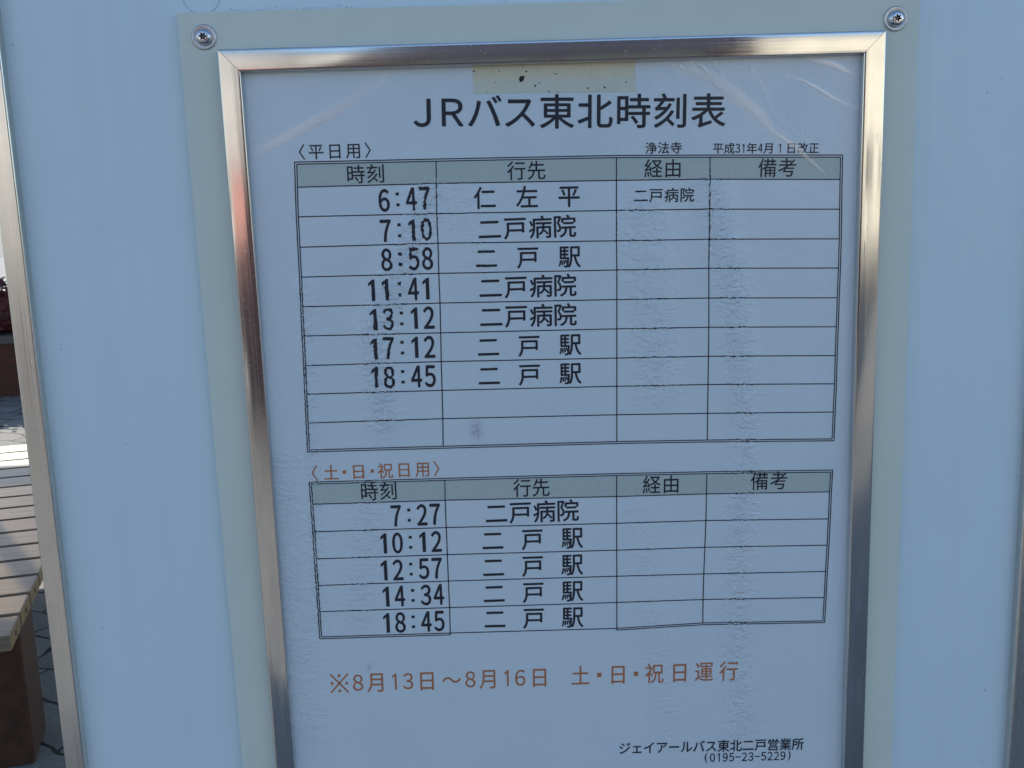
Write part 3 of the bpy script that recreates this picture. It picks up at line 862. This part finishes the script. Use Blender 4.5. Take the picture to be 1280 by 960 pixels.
# ------------------------------------------------------------------ brick planter with a red-leaved shrub, far behind on the left
pl = thing('brick_planter', 'low red brown brick planter with dark coping beyond the bench', 'planter', (-4.4, 7.75, 0))
obj('wall', bx(-1.6, 1.6, -.3, .3, 0, .40), brick_m, pl)
obj('coping', bx(-1.64, 1.64, -.34, .34, .401, .47, bev=.01), coping_m, pl)
bm = bmesh.new()
rnd = random.Random(3)
for k in range(7500):
    u = Vector((rnd.gauss(0, .55), rnd.gauss(0, .13), 0)); h = rnd.random()
    c = Vector((max(-1.4, min(1.4, u.x)), max(-.27, min(.27, u.y)), .48 + .42 * h * (1 - .15 * abs(u.x))))
    d = Vector((rnd.uniform(-1, 1), rnd.uniform(-1, 1), rnd.uniform(-.3, 1))).normalized(); e = d.orthogonal().normalized(); s = rnd.uniform(.025, .05)
    bm.faces.new([bm.verts.new(c + d * s), bm.verts.new(c + e * s * .45), bm.verts.new(c - d * s), bm.verts.new(c - e * s * .45)])
sh = thing('red_shrub', 'dark red leaved shrub growing in the brick planter', 'shrub', (-4.4, 7.75, 0))
obj('foliage', bm, leaf_m, sh)
obj('light_block_core', bx(-1.5, 1.5, -.16, .16, .46, .82, bev=.08), leaf_m, sh)  # solid core added inside the leaves to block light through the gaps
for k in range(14):
    x = -1.2 + k * .18; bm = bmesh.new(); cyl(bm, (x, 0, .46), (x + rnd.uniform(-.08, .08), rnd.uniform(-.1, .1), .80), .008, .003, 6)
    obj('stem', bm, twig_m, sh)

# ------------------------------------------------------------------ canopy overhead, unseen (its roof is cut in steps to shape the shade below)
can = thing('shade_canopy', 'unseen grey steel canopy on posts over the stop, stepped to shape the shade, its far edge glazed with smoked panels', 'canopy', (0, 3, 0))
ZR = 2.6
for x0, x1, y in ((-9, -3.91, 0), (-3.9, -2.21, -1.24), (-2.2, 5, -3.0)):
    obj('roof_sheet', bx(x0, x1, y, 2.15, ZR, ZR + .05), roofsolid_m, can)
    obj('shade_canopy_beam', bx(x0 + .01, x1 - .01, y - .08, y - .002, ZR - .08, ZR + .06, bev=.005), roofsteel_m, can)
obj('shade_smoked_panel', bx(-9, 5, 2.2, 3.72, ZR + .01, ZR + .014), tint_m, can)
for y in (2.15, 3.72): obj('shade_canopy_beam', bx(-9.05, 5.05, y, y + .10, ZR - .08, ZR + .06, bev=.005), roofsteel_m, can)
for x, y in ((-3.08, 1.97), (4.0, 1.97), (4.0, -2.4), (-8.6, 1.97)):
    bm = bmesh.new(); cyl(bm, (x, y, 0), (x, y, ZR - .08), .034, seg=24); obj('post', bm, roofsteel_m, can)  # posts of the unseen shade canopy

# ------------------------------------------------------------------ the street in front of the sign (seen only as reflections in the metal)
glass_m = Mat('window_glass', (.04, .05, .06), .08, spec=.6)
tyre_m = Mat('tyre', (.02, .02, .02), .8)
def facade(name, label, x0, x1, y, h, depth, col, wincol=glass_m, rows=1, cols=4, roofcol=(.2, .2, .2)):
    M = Mat(name + '_render', col, .8)
    M.color(M.mix(M.val(M.noise(1.4, 5, .6), 0, 1, .3, .7), tuple(c * .9 for c in col), col))
    R_ = Mat(name + '_roof', roofcol, .7)
    t = thing(name, label, 'building', ((x0 + x1) / 2, y, 0))
    w = (x1 - x0) / 2
    obj('wall', bx(-w, w, -depth, 0, 0, h), M, t)
    obj('roof', bx(-w - .25, w + .25, -depth - .25, .35, h + .002, h + .28, bev=.03), R_, t)
    cw = (2 * w) / cols
    for r in range(rows):
        for c in range(cols):
            a = -w + cw * (c + .22); z = 1.0 + r * 2.9
            f = obj('window', bx(a, a + cw * .56, .003, .06, z, z + 1.3), Mat('sash', (.6, .6, .6), .4), t)
            obj('pane', bx(a + .06, a + cw * .56 - .06, .062, .07, z + .06, z + 1.24), wincol, f)
    return t
facade('cream_shop', 'long cream shop with wide windows across the street', 3.2, 22, -24, 6.2, 8, (.82, .76, .62), rows=1, cols=5)
facade('white_house', 'white rendered house across the street', -4.2, 2.6, -27, 6.0, 7, (.58, .57, .54), rows=1, cols=2)
facade('grey_hall', 'pale grey hall across the street', -22, -5.0, -28, 7.0, 8, (.52, .51, .49), rows=1, cols=4)
hut = Mat('salmon_paint', (.48, .22, .18), .6)
t = thing('salmon_kiosk', 'small salmon red kiosk across the street', 'kiosk', (-5.0, -20.5, 0))
obj('wall', bx(-1.6, 1.6, -1.6, 0, 0, 2.05), hut, t)
obj('roof', bx(-1.75, 1.75, -1.75, .15, 2.052, 2.14, bev=.02), Mat('kiosk_roof', (.6, .6, .58), .5), t)
obj('counter', bx(-1.2, 1.2, .002, .2, .95, 1.0), Mat('kiosk_counter', (.5, .45, .4), .5), t)

stand_in_van_m = Mat('stand_in_dark_plum', (.016, .007, .015), .25, spec=.5, coat=.6, coat_rough=.05)
van = thing('stand_in_van', 'added dark plum van, standing in for the dark reflection of the person behind the camera', 'van', (0, -5.8, 0))  # added dark shape, stands in for the person behind the camera in reflections
prof = [(-2.75, .12), (-2.75, .90), (-2.6, 1.06), (-1.15, 1.14), (-.75, 1.95), (-.50, 2.9), (-.3, 3.1), (1.6, 3.1), (1.75, 2.95), (1.77, .12)]
bm = bmesh.new()
A = [bm.verts.new((x, 0, z)) for x, z in prof]; B = [bm.verts.new((x, -1.75, z)) for x, z in prof]
bm.faces.new(A); bm.faces.new(B[::-1])
for i in range(len(A)): bm.faces.new((A[i], B[i], B[(i + 1) % len(A)], A[(i + 1) % len(A)]))
bmesh.ops.recalc_face_normals(bm, faces=bm.faces)
bmesh.ops.bevel(bm, geom=[e for e in bm.edges if e.calc_face_angle(0) > .8], offset=.06, segments=3, affect='EDGES')
obj('body', bm, stand_in_van_m, van)
for x0, x1 in ((-.25, .45), (.55, 1.4)): obj('window', bx(x0, x1, .004, .02, 1.45, 2.05, bev=.006), glass_m, van)
for x in (-1.9, 1.1):
    for y in (-.02, -1.73):
        bm = bmesh.new(); cyl(bm, (x, y - .1, .32), (x, y + .1, .32), .32, seg=32); wv = obj('stand_in_wheel', bm, tyre_m, van)
        bm = bmesh.new(); cyl(bm, (x, y - .105, .32), (x, y + .105, .32), .19, seg=24); obj('rim', bm, post_m, wv)
